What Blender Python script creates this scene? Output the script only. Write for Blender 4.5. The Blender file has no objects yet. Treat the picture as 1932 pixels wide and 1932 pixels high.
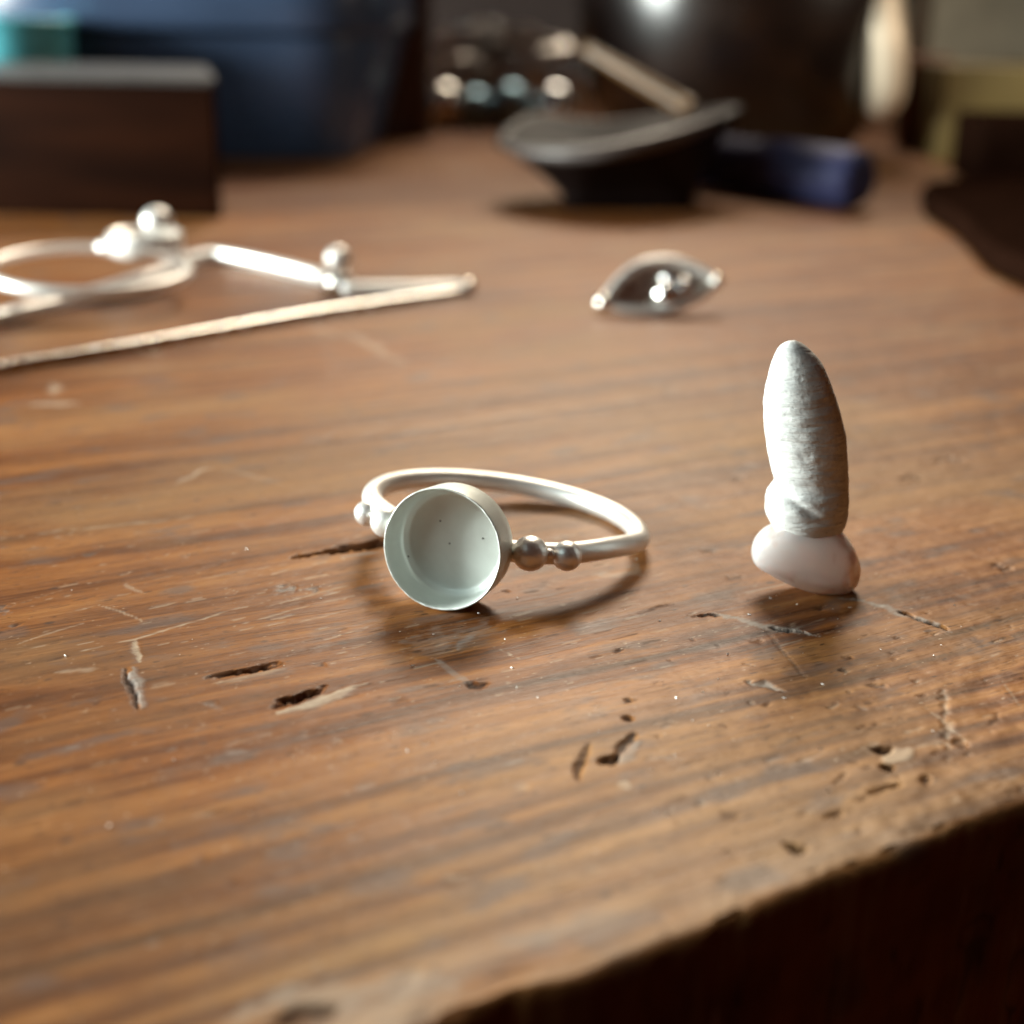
import bpy, math, random
import numpy as np
from mathutils import Vector, Matrix

# ------------------------------------------------------------------ scene, camera, light
# one unit is one centimetre
sc = bpy.context.scene
sc.unit_settings.system = 'METRIC'
sc.unit_settings.scale_length = 0.01
COL = sc.collection
CAM_H = 3.858
FOV = math.radians(40.0)
RIGHT = np.array([0.99984770, 0.00596907, 0.01639990])
DOWN = np.array([0.01745241, -0.34196805, -0.93954950])
FWD = np.array([0.0, 0.93969262, -0.34202014])
cam_d = bpy.data.cameras.new('camera')
cam = bpy.data.objects.new('camera', cam_d)
COL.objects.link(cam)
cam_d.sensor_width = 36.0
cam_d.angle = FOV
cam_d.clip_start = 0.05
cam_d.clip_end = 1000
cm = Matrix.Identity(4)
for i in range(3):
    cm[i][0] = RIGHT[i]
    cm[i][1] = -DOWN[i]
    cm[i][2] = -FWD[i]
cm[2][3] = CAM_H
cam.matrix_world = cm
cam_d.dof.use_dof = True
cam_d.dof.focus_distance = 9.05
APERTURE = 0.195                                   # lens opening, cm
cam_d.dof.aperture_fstop = cam_d.lens * 1e-3 / APERTURE
sc.camera = cam

world = bpy.data.worlds.new('World')
sc.world = world
world.use_nodes = True
bg = world.node_tree.nodes['Background']
bg.inputs['Color'].default_value = (1.0, 0.27, 0.12, 1)
bg.inputs['Strength'].default_value = 0.030

def area_lamp(name, loc, target, w, h, power, color):
    d = bpy.data.lights.new(name, 'AREA')
    d.shape = 'RECTANGLE'
    d.size, d.size_y = w, h
    d.energy = power
    d.color = color
    o = bpy.data.objects.new(name, d)
    COL.objects.link(o)
    o.location = loc
    q = (Vector(target) - Vector(loc)).to_track_quat('-Z', 'Y')
    o.rotation_euler = q.to_euler()
    return o

back = area_lamp('window_light_behind', (6, 72, 50), (0.5, 8.5, 0), 28, 22, 7800, (1.0, 0.865, 0.68))
back.data.spread = math.radians(62)
area_lamp('window_light_side', (-52, 14, 9.5), (0, 11, 1), 30, 15, 98000, (0.93, 1.0, 0.95))
area_lamp('window_light_front_left', (-50, -15, 38), (0, 11, 0), 28, 34, 8400, (0.76, 0.98, 0.98))
far_right = area_lamp('added_light_far_right', (27, 23, 12), (10.2, 37.8, 4.4), 5, 5, 380, (1.0, 0.86, 0.68))  # added lamp, no window there: brightens the jar's strap and right boxes
far_right.data.spread = math.radians(60)

sc.view_settings.view_transform = 'Standard'
sc.view_settings.look = 'None'
sc.view_settings.exposure = 0.0
sc.view_settings.gamma = 1.0
sc.cycles.use_denoising = True
sc.cycles.max_bounces = 8

# ------------------------------------------------------------------ measuring helpers
FPX = 966.0 / math.tan(FOV / 2)
def ray(px, py):
    return FWD + RIGHT * ((px - 966) / FPX) + DOWN * ((py - 966) / FPX)
def T(px, py, z=0.0):
    d = ray(px, py)
    return np.array([0, 0, CAM_H]) + d * ((z - CAM_H) / d[2])
def V(px, py, y):
    d = ray(px, py)
    return np.array([0, 0, CAM_H]) + d * (y / d[1])

rng = np.random.default_rng(7)
_lat = rng.random((256, 256))
def vnoise(x, y, seed=0):
    x = np.asarray(x, float) + seed * 17.31
    y = np.asarray(y, float) + seed * 9.77
    xi = np.floor(x).astype(int); yi = np.floor(y).astype(int)
    fx = x - xi; fy = y - yi
    fx = fx * fx * (3 - 2 * fx); fy = fy * fy * (3 - 2 * fy)
    a = _lat[xi & 255, yi & 255]; b = _lat[(xi + 1) & 255, yi & 255]
    c = _lat[xi & 255, (yi + 1) & 255]; d = _lat[(xi + 1) & 255, (yi + 1) & 255]
    return (a * (1 - fx) + b * fx) * (1 - fy) + (c * (1 - fx) + d * fx) * fy
def fbm(x, y, seed=0, octaves=4):
    s = 0; a = 0.5; t = 0
    for k in range(octaves):
        s = s + a * vnoise(np.asarray(x) * 2 ** k, np.asarray(y) * 2 ** k, seed + k * 3)
        t += a; a *= 0.5
    return s / t

# ------------------------------------------------------------------ object helpers
def mesh_obj(name, verts, faces, mat, parent=None, smooth=True, loc=None):
    me = bpy.data.meshes.new(name)
    v = np.asarray(verts, float)
    off = np.array(parent.location) if parent is not None and loc is None else (np.array(loc) if loc is not None else np.zeros(3))
    if parent is not None:
        off = np.zeros(3)
        p = parent
        while p is not None:
            off = off + np.array(p.location); p = p.parent
    me.from_pydata((v - off).tolist(), [], [list(map(int, f)) for f in faces])
    me.update()
    if smooth:
        me.polygons.foreach_set('use_smooth', [True] * len(me.polygons))
    me.materials.append(mat)
    o = bpy.data.objects.new(name, me)
    COL.objects.link(o)
    if parent is not None:
        o.parent = parent
    elif loc is not None:
        o.location = loc
    return o
def thing(name, label, cat, loc, group=None):
    o = bpy.data.objects.new(name, None)
    o.empty_display_size = 0.3
    COL.objects.link(o)
    o.location = [float(a) for a in loc]
    o['label'] = label; o['category'] = cat
    if group: o['group'] = group
    return o
def tag(o, label, cat, group=None):
    o['label'] = label; o['category'] = cat
    if group: o['group'] = group
    return o
def grid_faces(nu, nv, wrap_u=False, wrap_v=False):
    i = np.arange(nu if wrap_u else nu - 1); j = np.arange(nv if wrap_v else nv - 1)
    I, J = np.meshgrid(i, j, indexing='ij')
    I = I.ravel(); J = J.ravel(); I2 = (I + 1) % nu; J2 = (J + 1) % nv
    return np.stack([I * nv + J, I2 * nv + J, I2 * nv + J2, I * nv + J2], 1)
def sphere(c, r, nu=48, nv=24, sc3=(1, 1, 1), noise=0.0, seed=1):
    u = np.linspace(0, 2 * np.pi, nu, endpoint=False); w = np.linspace(0, np.pi, nv + 1)
    U, Wd = np.meshgrid(u, w, indexing='ij')
    d = np.stack([np.cos(U) * np.sin(Wd), np.sin(U) * np.sin(Wd), np.cos(Wd)], -1)
    rr = r
    if noise:
        rr = r * (1 + noise * (fbm(d[..., 0] * 2.3 + 9, d[..., 1] * 2.3 + d[..., 2] * 3 + 9, seed) - .5))[..., None]
    P = np.array(c) + d * rr * np.array(sc3)
    return P.reshape(-1, 3), grid_faces(nu, nv + 1, wrap_u=True)
def lathe(center, prof, n=96, axes=None):
    """prof: list of (radius, height); axes = (x, y, z) frame, z the turning axis"""
    ax = axes if axes is not None else (np.array([1, 0, 0.]), np.array([0, 1, 0.]), np.array([0, 0, 1.]))
    a = np.linspace(0, 2 * np.pi, n, endpoint=False)
    pr = np.array(prof)
    A, K = np.meshgrid(a, np.arange(len(pr)), indexing='ij')
    R = pr[K, 0]; Hh = pr[K, 1]
    P = np.array(center) + (R * np.cos(A))[..., None] * ax[0] + (R * np.sin(A))[..., None] * ax[1] + Hh[..., None] * ax[2]
    return P.reshape(-1, 3), grid_faces(n, len(pr), wrap_u=True)
def smooth_line(pts, n, closed=False):
    p = np.array(pts, float)
    if closed: p = np.vstack([p, p[:1]])
    d = np.r_[0, np.cumsum(np.linalg.norm(np.diff(p, axis=0), axis=1))]
    m = len(p)
    out = []
    for t in np.linspace(0, d[-1], n, endpoint=not closed):
        i = min(max(np.searchsorted(d, t, side='right') - 1, 0), m - 2)
        f = (t - d[i]) / max(d[i + 1] - d[i], 1e-9)
        if closed:
            p0 = p[(i - 1) % (m - 1)]; p3 = p[(i + 2) % (m - 1)]
        else:
            p0 = p[max(i - 1, 0)]; p3 = p[min(i + 2, m - 1)]
        p1 = p[i]; p2 = p[i + 1]
        out.append(0.5 * (2 * p1 + (p2 - p0) * f + (2 * p0 - 5 * p1 + 4 * p2 - p3) * f * f + (3 * p1 - p0 - 3 * p2 + p3) * f ** 3))
    return np.array(out)
def tube(path, radius, n=20, closed=False, cap=True):
    p = np.array(path, float); m = len(p)
    r = np.full(m, radius) if np.isscalar(radius) else np.array(radius)
    tg = (np.roll(p, -1, 0) - np.roll(p, 1, 0)) if closed else np.gradient(p, axis=0)
    tg /= np.linalg.norm(tg, axis=1)[:, None]
    nrm = np.zeros_like(p)
    up = np.array([0, 0, 1.0]) if abs(tg[0][2]) < 0.9 else np.array([1.0, 0, 0])
    prev = np.cross(tg[0], up); prev /= np.linalg.norm(prev)
    for i in range(m):
        q = prev - tg[i] * (prev @ tg[i]); q /= np.linalg.norm(q); nrm[i] = q; prev = q
    bn = np.cross(tg, nrm)
    a = np.linspace(0, 2 * np.pi, n, endpoint=False)
    P = p[:, None] + r[:, None, None] * (np.cos(a)[None, :, None] * nrm[:, None] + np.sin(a)[None, :, None] * bn[:, None])
    v = P.reshape(-1, 3); f = [list(q) for q in grid_faces(m, n, wrap_u=closed, wrap_v=True)]
    if not closed and cap:
        for i, s in ((0, -1), (m - 1, 1)):
            v = np.vstack([v, p[i] + tg[i] * s * r[i] * 0.5]); k = len(v) - 1
            for j in range(n):
                f.append([i * n + j, i * n + (j + 1) % n, k][:: (1 if s > 0 else -1)])
    return v, f
def ribbon(path, thick, height, bevel=0.015, mid=None):
    """flat strip standing on edge along a path on the table"""
    p = np.array(path, float); m = len(p)
    tg = np.gradient(p, axis=0); tg[:, 2] = 0; tg /= np.linalg.norm(tg, axis=1)[:, None]
    nr = np.stack([-tg[:, 1], tg[:, 0], 0 * tg[:, 0]], 1)
    b = bevel; t = thick / 2
    prof = [(-t, b), (-t + b, 0), (t - b, 0), (t, b), (t, height - b), (t - b, height), (-t + b, height), (-t, height - b)]
    P = np.stack([p + nr * a + np.array([0, 0, h]) for a, h in prof], 1)
    v = P.reshape(-1, 3); f = [list(q) for q in grid_faces(m, 8, wrap_v=True)]
    f.append(list(range(7, -1, -1))); f.append([(m - 1) * 8 + k for k in range(8)])
    return v, f
def prism(outline, z0, z1, bevel=0.05, taper=0.0, nb=3):
    """solid from a plan outline (n x 2), rounded top and bottom edges; taper grows the outline upwards"""
    o = np.array(outline, float)
    area = np.sum(o[:, 0] * np.roll(o[:, 1], -1) - np.roll(o[:, 0], -1) * o[:, 1])
    if area < 0: o = o[::-1]
    n = len(o)
    e = np.roll(o, -1, 0) - np.roll(o, 1, 0); e /= np.linalg.norm(e, axis=1)[:, None]
    nr = np.stack([e[:, 1], -e[:, 0]], 1)
    lv = []
    for k in range(nb + 1):
        a = np.pi / 2 * k / nb; lv.append((-bevel * (1 - np.sin(a)), z0 + bevel * (1 - np.cos(a))))
    for k in range(nb + 1):
        a = np.pi / 2 * k / nb; lv.append((taper - bevel * (1 - np.cos(a)), z1 - bevel * (1 - np.sin(a))))
    P = np.stack([np.column_stack([o + nr * g, np.full(n, z)]) for g, z in lv], 0)
    v = P.reshape(-1, 3); L = len(lv)
    f = [list(q)[::-1] for q in grid_faces(L, n, wrap_v=True)]
    f.append(list(range(n))[::-1]); f.append([(L - 1) * n + k for k in range(n)])
    return v, f
def rounded(poly, r, k=6):
    p = np.array(poly, float); out = []
    n = len(p)
    for i in range(n):
        a, b, c = p[i - 1], p[i], p[(i + 1) % n]
        rr = r[i] if not np.isscalar(r) else r
        d1 = (a - b) / np.linalg.norm(a - b); d2 = (c - b) / np.linalg.norm(c - b)
        q1 = b + d1 * rr; q2 = b + d2 * rr
        for t in np.linspace(0, 1, k):
            out.append((1 - t) ** 2 * q1 + 2 * t * (1 - t) * b + t * t * q2)
    return np.array(out)
def join(*ms):
    vs = []; fs = []; k = 0
    for v, f in ms:
        vs.append(np.asarray(v)); fs += [[int(a) + k for a in q] for q in f]; k += len(v)
    return np.vstack(vs), fs

# ------------------------------------------------------------------ materials
class NT:
    def __init__(self, name):
        self.m = bpy.data.materials.new(name); self.m.use_nodes = True
        self.t = self.m.node_tree; self.n = self.t.nodes
        self.b = self.n['Principled BSDF']
    def add(self, typ, **kw):
        nd = self.n.new(typ)
        for k, v in kw.items():
            if k in nd.inputs: self.set(nd.inputs[k], v)
            else: setattr(nd, k, v)
        return nd
    def set(self, sock, v):
        if isinstance(v, bpy.types.NodeSocket): self.t.links.new(v, sock)
        else: sock.default_value = v
    def bs(self, key, v): self.set(self.b.inputs[key], v)
    def noise(self, vec, scale, detail=4, rough=0.55, dist=0.0):
        nd = self.add('ShaderNodeTexNoise'); self.set(nd.inputs['Vector'], vec)
        nd.inputs['Scale'].default_value = scale; nd.inputs['Detail'].default_value = detail
        nd.inputs['Roughness'].default_value = rough; nd.inputs['Distortion'].default_value = dist
        return nd.outputs['Fac']
    def map(self, vec, scale=(1, 1, 1), rot=(0, 0, 0), loc=(0, 0, 0)):
        nd = self.add('ShaderNodeMapping'); self.set(nd.inputs['Vector'], vec)
        nd.inputs['Scale'].default_value = scale; nd.inputs['Rotation'].default_value = rot; nd.inputs['Location'].default_value = loc
        return nd.outputs['Vector']
    def ramp(self, fac, stops):
        nd = self.add('ShaderNodeValToRGB'); self.set(nd.inputs['Fac'], fac)
        cr = nd.color_ramp
        while len(cr.elements) < len(stops): cr.elements.new(0.5)
        for e, (p, c) in zip(cr.elements, stops):
            e.position = p; e.color = (c, c, c, 1) if np.isscalar(c) else (*c, 1)
        return nd.outputs['Color']
    def mix(self, fac, a, b, mode='MIX'):
        nd = self.add('ShaderNodeMix'); nd.data_type = 'RGBA'; nd.blend_type = mode
        self.set(nd.inputs[0], fac)
        for s, v in ((nd.inputs[6], a), (nd.inputs[7], b)):
            self.set(s, v if isinstance(v, bpy.types.NodeSocket) else (*v, 1))
        return nd.outputs[2]
    def math(self, op, a, b=0.0, clamp=False):
        nd = self.add('ShaderNodeMath'); nd.operation = op; nd.use_clamp = clamp
        self.set(nd.inputs[0], a); self.set(nd.inputs[1], b)
        return nd.outputs[0]
    def bump(self, h, strength, dist, normal=None):
        nd = self.add('ShaderNodeBump'); self.set(nd.inputs['Height'], h)
        nd.inputs['Strength'].default_value = strength; nd.inputs['Distance'].default_value = dist
        if normal is not None: self.set(nd.inputs['Normal'], normal)
        return nd.outputs['Normal']
    def obj(self):
        return self.add('ShaderNodeTexCoord').outputs['Object']
    def attr(self, name):
        return self.add('ShaderNodeAttribute', attribute_name=name).outputs['Fac']

def plain(name, col, rough=0.5, metal=0.0, spec=0.5, var=0.25, vscale=1.5, bump=0.0, bscale=20, coat=0.0):
    t = NT(name); o = t.obj()
    nz = t.noise(o, vscale, 5)
    t.bs('Base Color', t.mix(t.ramp(nz, [(0.3, 0.0), (0.7, 1.0)]), [c * (1 - var) for c in col], [min(c * (1 + var), 1) for c in col]))
    t.bs('Roughness', t.math('ADD', t.math('MULTIPLY', t.math('SUBTRACT', t.noise(o, vscale * 3, 4), 0.5), 0.3 * rough), rough, True))
    t.bs('Metallic', metal); t.bs('Specular IOR Level', spec); t.bs('Coat Weight', coat)
    if bump: t.bs('Normal', t.bump(t.noise(o, bscale, 4), bump, 0.02))
    return t.m

def silver(name, rough=0.36, col=(0.93, 0.92, 0.87), metal=0.8, grain=0.25):
    t = NT(name); o = t.obj()
    big = t.noise(o, 5.0, 4); fine = t.noise(o, 70.0, 3); scr = t.noise(t.map(o, (14, 120, 60), (0.4, 0.2, 0.7)), 1.0, 2)
    t.bs('Base Color', t.mix(t.ramp(big, [(0.35, 0.0), (0.75, 1.0)]), [c * 0.9 for c in col], col))
    t.bs('Metallic', metal)
    t.bs('Roughness', t.math('ADD', t.math('MULTIPLY', t.math('SUBTRACT', big, 0.5), 0.25), rough, True))
    h = t.math('ADD', t.math('MULTIPLY', fine, 0.6), t.math('MULTIPLY', scr, 0.4))
    t.bs('Normal', t.bump(h, grain, 0.01))
    return t.m

M_RING = silver('frosted_silver', 0.42, (0.95, 0.945, 0.91), 0.55)
M_PALE = silver('matt_silver', 0.34, (0.95, 0.93, 0.89), 0.45, 0.1)
M_BEAD = silver('satin_silver', 0.38, (0.94, 0.93, 0.90), 0.68, 0.25)
M_CUP = silver('pickled_silver', 0.5, (0.77, 0.82, 0.78), 0.42, 0.16)
M_STRIP = silver('strip_silver', 0.25, (0.95, 0.92, 0.86), 1.0, 0.08)
M_SHINY = silver('polished_silver', 0.12, (0.92, 0.92, 0.92), 1.0, 0.03)

def wood_table():
    t = NT('worn_oiled_pine'); o = t.obj()
    g = t.map(o, (1, 1, 1), (0, 0, math.radians(-28)))
    wob = t.add('ShaderNodeTexNoise'); t.set(wob.inputs['Vector'], t.map(g, (0.16, 0.5, 1))); wob.inputs['Scale'].default_value = 1.0; wob.inputs['Detail'].default_value = 2
    wv = t.add('ShaderNodeVectorMath', operation='MULTIPLY_ADD')
    t.set(wv.inputs[0], wob.outputs['Color']); wv.inputs[1].default_value = (0, 0.40, 0); t.set(wv.inputs[2], g)
    gv = wv.outputs[0]
    rings = t.noise(t.map(gv, (0.11, 3.1, 1)), 1.0, 3, 0.5)
    rings2 = t.noise(t.map(gv, (0.25, 9.0, 1), loc=(3, 5, 0)), 1.0, 3, 0.6)
    fibre = t.noise(t.map(gv, (1.6, 40.0, 1)), 1.0, 4, 0.65)
    fine = t.noise(t.map(gv, (4.5, 52.0, 1), loc=(1, 2, 0)), 1.0, 3, 0.6)
    pore = t.noise(t.map(gv, (9.0, 34.0, 1), loc=(6, 4, 0)), 1.0, 2, 0.5)
    spark = t.noise(t.map(g, (16.0, 40.0, 1), (0, 0, 0.12), loc=(2, 6, 0)), 1.0, 2, 0.5)
    patch = t.noise(t.map(g, (0.33, 0.75, 1), loc=(2.3, 1.1, 0)), 1.0, 4, 0.6)
    patch2 = t.noise(t.map(g, (0.6, 1.1, 1), loc=(7.3, 4.1, 0)), 1.0, 5, 0.65)
    broad = t.noise(t.map(gv, (0.05, 0.55, 1), loc=(11, 3, 0)), 1.0, 3, 0.5)
    sep = t.add('ShaderNodeSeparateXYZ'); t.set(sep.inputs[0], gv)
    ph = t.math('ADD', t.math('MULTIPLY', sep.outputs[1], 31.0), t.math('MULTIPLY', t.noise(t.map(gv, (0.30, 2.2, 1), loc=(5, 3, 0)), 1.0, 3), 8.0))
    brk = t.noise(t.map(g, (2.4, 7.0, 1), loc=(9, 1, 0)), 1.0, 3, 0.6)
    band = t.math('MULTIPLY', t.math('SINE', ph), t.ramp(t.noise(t.map(g, (0.12, 0.32, 1), loc=(1, 8, 0)), 1.0, 2), [(0.36, 0.25), (0.6, 1.0)]))
    band = t.math('MULTIPLY', band, t.ramp(brk, [(0.3, 0.15), (0.6, 1.0)]))
    f = t.math('ADD', t.math('MULTIPLY', rings, 0.46), t.math('MULTIPLY', rings2, 0.25))
    f = t.math('ADD', f, t.math('MULTIPLY', fibre, 0.26))
    f = t.math('ADD', f, t.math('ADD', t.math('MULTIPLY', t.math('MULTIPLY', band, t.attr('ringed')), 0.19), t.math('MULTIPLY', t.math('SUBTRACT', brk, 0.5), 0.10)))
    col = t.ramp(f, [(0.33, (0.045, 0.012, 0.002)), (0.44, (0.155, 0.046, 0.008)), (0.52, (0.275, 0.095, 0.020)), (0.64, (0.400, 0.165, 0.044))])
    # big bands of redder and paler board
    col = t.mix(t.math('MULTIPLY', t.ramp(broad, [(0.36, 1.0), (0.52, 0.0)]), 0.38), col, (0.15, 0.048, 0.012))
    # pale wear along the front; also paints window sheen and a brighter middle
    col = t.mix(t.attr('wear_sheen'), col, t.mix(t.ramp(f, [(0.38, 0.0), (0.60, 1.0)]), (0.130, 0.060, 0.024), (0.400, 0.215, 0.082)))
    # worn, greyed patches where the finish has gone
    col = t.mix(t.math('MULTIPLY', t.ramp(patch, [(0.47, 0.0), (0.66, 1.0)]), 0.55), col, (0.290, 0.155, 0.060))
    # orange where the finish is still thick
    col = t.mix(t.math('MULTIPLY', t.ramp(patch2, [(0.55, 0.0), (0.75, 1.0)]), 0.4), col, (0.24, 0.085, 0.020))
    # vignette of the left corner, painted into the wood colour
    col = t.mix(t.math('MULTIPLY', t.attr('corner_shade'), 0.6), col, (0.085, 0.040, 0.018))
    # grey blue stains
    st = t.noise(t.map(g, (1.9, 4.2, 1), loc=(4, 9, 0)), 1.0, 3, 0.5)
    col = t.mix(t.math('MULTIPLY', t.ramp(st, [(0.58, 0.0), (0.68, 1.0)]), 0.6), col, (0.125, 0.088, 0.075))
    # fibre grain, dark and light ticks
    col = t.mix(t.math('MULTIPLY', t.ramp(fine, [(0.30, 1.0), (0.42, 0.0)]), 0.55), col, (0.06, 0.024, 0.009))
    col = t.mix(t.math('MULTIPLY', t.ramp(fine, [(0.64, 0.0), (0.74, 1.0)]), 0.38), col, (0.48, 0.31, 0.18))
    col = t.mix(t.math('MULTIPLY', t.ramp(pore, [(0.27, 1.0), (0.34, 0.0)]), 0.75), col, (0.045, 0.018, 0.008))
    col = t.mix(t.math('MULTIPLY', t.ramp(spark, [(0.70, 0.0), (0.76, 1.0)]), 0.65), col, (0.60, 0.46, 0.33))
    # scattered specks
    vo = t.add('ShaderNodeTexVoronoi'); t.set(vo.inputs['Vector'], t.map(g, (2.3, 3.6, 1))); vo.inputs['Scale'].default_value = 1.0
    spk = t.ramp(vo.outputs['Distance'], [(0.05, 1.0), (0.10, 0.0)])
    col = t.mix(t.math('MULTIPLY', spk, t.ramp(patch2, [(0.44, 0.0), (0.5, 0.8)])), col, (0.07, 0.035, 0.022))
    # marks cut into the board
    col = t.mix(t.attr('orange'), col, (0.33, 0.145, 0.045))
    col = t.mix(t.attr('pale'), col, (0.52, 0.42, 0.31))
    col = t.mix(t.attr('grey'), col, (0.31, 0.275, 0.245))
    col = t.mix(t.attr('dark'), col, (0.035, 0.014, 0.008))
    t.bs('Base Color', col)
    rgh = t.math('ADD', t.math('MULTIPLY', patch, 0.35), 0.30)
    rgh = t.math('ADD', rgh, t.math('MULTIPLY', t.math('SUBTRACT', fibre, 0.5), 0.3))
    t.bs('Roughness', t.math('ADD', rgh, t.math('MULTIPLY', t.attr('dark'), 0.3), True))
    t.bs('Specular IOR Level', 0.22)
    h = t.math('ADD', t.math('MULTIPLY', fibre, 0.5), t.math('MULTIPLY', fine, 0.5))
    n1 = t.bump(h, 0.5, 0.014)
    n2 = t.bump(t.math('ADD', rings, t.math('MULTIPLY', t.noise(g, 5.5, 4), 0.35)), 0.30, 0.05, n1)
    t.bs('Normal', n2)
    return t.m
M_TABLE = wood_table()

# ------------------------------------------------------------------ the workbench top
EDGE_ANG = math.radians(31.1)
ES = np.array([math.cos(EDGE_ANG), math.sin(EDGE_ANG)])
ET = np.array([-math.sin(EDGE_ANG), math.cos(EDGE_ANG)])
T0 = float(T(1346, 1711)[:2] @ ET) - 0.11
def st(p): return float(p[0] * ES[0] + p[1] * ES[1]), float(p[0] * ET[0] + p[1] * ET[1] - T0)

s_ax = np.unique(np.concatenate([np.linspace(-40, -8, 50), np.linspace(-8, 0, 110), np.linspace(0, 10, 640), np.linspace(10, 16, 130), np.linspace(16, 75, 70)]))
t_ax = np.unique(np.concatenate([np.linspace(0.07, 5.2, 345), np.linspace(5.2, 9, 200), np.linspace(9, 16, 140), np.linspace(16, 62, 70)]))
RB = 0.07
fr_t = np.concatenate([np.zeros(6), RB - RB * np.cos(np.linspace(0, np.pi / 2, 10))[:-1]])
fr_z = np.concatenate([np.linspace(-3.2, -RB - .12, 6), -RB + RB * np.sin(np.linspace(0, np.pi / 2, 10))[:-1]])
row_t = np.concatenate([fr_t, t_ax]); row_z = np.concatenate([fr_z, np.zeros(len(t_ax))])
S, TT = np.meshgrid(s_ax, row_t, indexing='ij')
Z = np.broadcast_to(row_z, S.shape).copy()
top = TT >= RB - 1e-6
# uneven, chipped edge
near = np.clip(1 - TT / 0.9, 0, 1)
wav = (fbm(S * 0.9, S * 0 + 3, 3) - 0.5) * 0.12 + (fbm(S * 4.5, S * 0 + 1, 5) - 0.5) * 0.05
lump = (fbm(S * 3.2, TT * 4.0, 8, 4) - 0.5)
rough_right = np.clip((S - 4.0) / 3, 0, 1)
TT2 = TT + wav * near ** 1.5 + np.where(top, 0, 1) * (np.clip(fbm(S * 3.5, Z * 5, 11) - 0.55, 0, 1) * 0.2)
edge_zone = np.clip(1 - TT / 0.55, 0, 1)
Z = Z + np.where(Z > -0.4, (lump * 0.07 - 0.012) * edge_zone ** 1.3 * (0.4 + 0.9 * rough_right), 0)
Z = Z + np.where(top, (fbm(S * 0.5, TT * 0.9, 13, 3) - 0.5) * 0.02 + (fbm(S * 5, TT * 7, 15, 3) - 0.5) * 0.006 * (1 + 2.5 * rough_right * np.clip(1 - TT / 3, 0, 1)), 0)

dark = np.zeros(S.shape); pale = np.zeros(S.shape); grey = np.zeros(S.shape); orange = np.zeros(S.shape)
def mark(pts, hw, depth=0.0, d=0.0, p=0.0, g=0.0, o=0.0, rag=0.5, freq=9.0, seed=1, taper=True, soft=0.5, off=(0, 0), breaks=0.0):
    """cut or stain along a line of picture points; hw = half width in cm"""
    global Z, TT2
    P = np.array([st(T(px + off[0], py + off[1])) for px, py in pts])
    if len(P) == 1: P = np.vstack([P, P + 1e-4])
    m = hw * 2.5 + 0.05
    i0, i1 = np.searchsorted(s_ax, [P[:, 0].min() - m, P[:, 0].max() + m])
    j0, j1 = np.searchsorted(row_t, [P[:, 1].min() - m, P[:, 1].max() + m])
    j0 = max(j0, len(fr_t))
    sl = (slice(i0, i1), slice(j0, j1))
    s = S[sl]; t = TT[sl]
    if s.size == 0: return
    best = np.full(s.shape, 1e9); bp = np.zeros(s.shape)
    seg = np.linalg.norm(np.diff(P, axis=0), axis=1); tot = seg.sum(); acc = 0
    js = s + (fbm(s * freq, t * freq, seed + 40, 3) - 0.5) * hw * 2.6 * rag
    jt = t + (fbm(s * freq, t * freq, seed + 60, 3) - 0.5) * hw * 1.8 * rag + (fbm(s * 7, t * 48, seed + 70, 2) - 0.5) * hw * 1.5 * rag
    for a, b, L in zip(P[:-1], P[1:], seg):
        ab = b - a
        k = np.clip(((js - a[0]) * ab[0] + (jt - a[1]) * ab[1]) / max(L * L, 1e-12), 0, 1)
        dd = np.hypot(js - a[0] - k * ab[0], jt - a[1] - k * ab[1])
        u = dd < best
        best = np.where(u, dd, best); bp = np.where(u, (acc + k * L) / max(tot, 1e-9), bp); acc += L
    w = hw * (0.55 + 0.9 * fbm(bp * tot * freq * 0.6, bp * 0 + seed, seed + 5, 3))
    if taper: w = w * np.clip(np.clip(4.2 * bp * (1 - bp), 0, 1) ** 1.05 + 0.08, 0, 1)
    if breaks: w = w * np.clip((fbm(bp * tot * 6, bp * 0 + 3, seed + 21, 3) - breaks) * 8, 0, 1)
    f = np.clip((1 - best / np.maximum(w, 1e-5)) / soft, 0, 1)
    f = f * f * (3 - 2 * f)
    Z[sl] -= depth * f * (0.4 + 1.2 * fbm(s * 10, t * 30, seed + 90, 2))
    mott = np.clip(0.25 + 1.5 * fbm(s * 11, t * 38, seed + 80, 3), 0, 1.05)
    for arr, a in ((dark, d), (pale, p), (grey, g), (orange, o)):
        if a: arr[sl] = np.maximum(arr[sl], np.clip(f * a * (mott if a < 0.95 else 0.35 + 0.65 * mott), 0, 1))

# the long split beside the ring, gouges, splits, dents
mark([(548, 1052), (600, 1044), (660, 1033), (730, 1024), (800, 1017), (900, 1006)], 0.095, 0.10, d=1.0, seed=1)
mark([(640, 1052), (680, 1046), (720, 1041)], 0.03, -0.006, g=0.6, seed=2)
mark([(378, 1281), (440, 1268), (500, 1257), (548, 1247)], 0.040, 0.03, d=0.8, seed=3, rag=1.2)
mark([(400, 1292), (470, 1277), (540, 1260)], 0.03, -0.004, p=0.35, seed=4)
mark([(505, 1338), (540, 1325), (575, 1311), (615, 1294)], 0.046, 0.05, d=0.85, seed=5, rag=1.0)
mark([(520, 1347), (570, 1334), (620, 1318), (660, 1303), (692, 1287)], 0.055, -0.004, p=0.75, seed=6, rag=0.6)
mark([(231, 1258), (246, 1300), (263, 1338)], 0.022, 0.02, d=0.8, g=0.2, seed=7, rag=1)
mark([(243, 1258), (257, 1300), (272, 1338)], 0.036, -0.006, g=0.75, seed=8, rag=1)
mark([(252, 1208), (256, 1228), (264, 1254)], 0.028, 0.004, p=0.7, seed=9)
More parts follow.
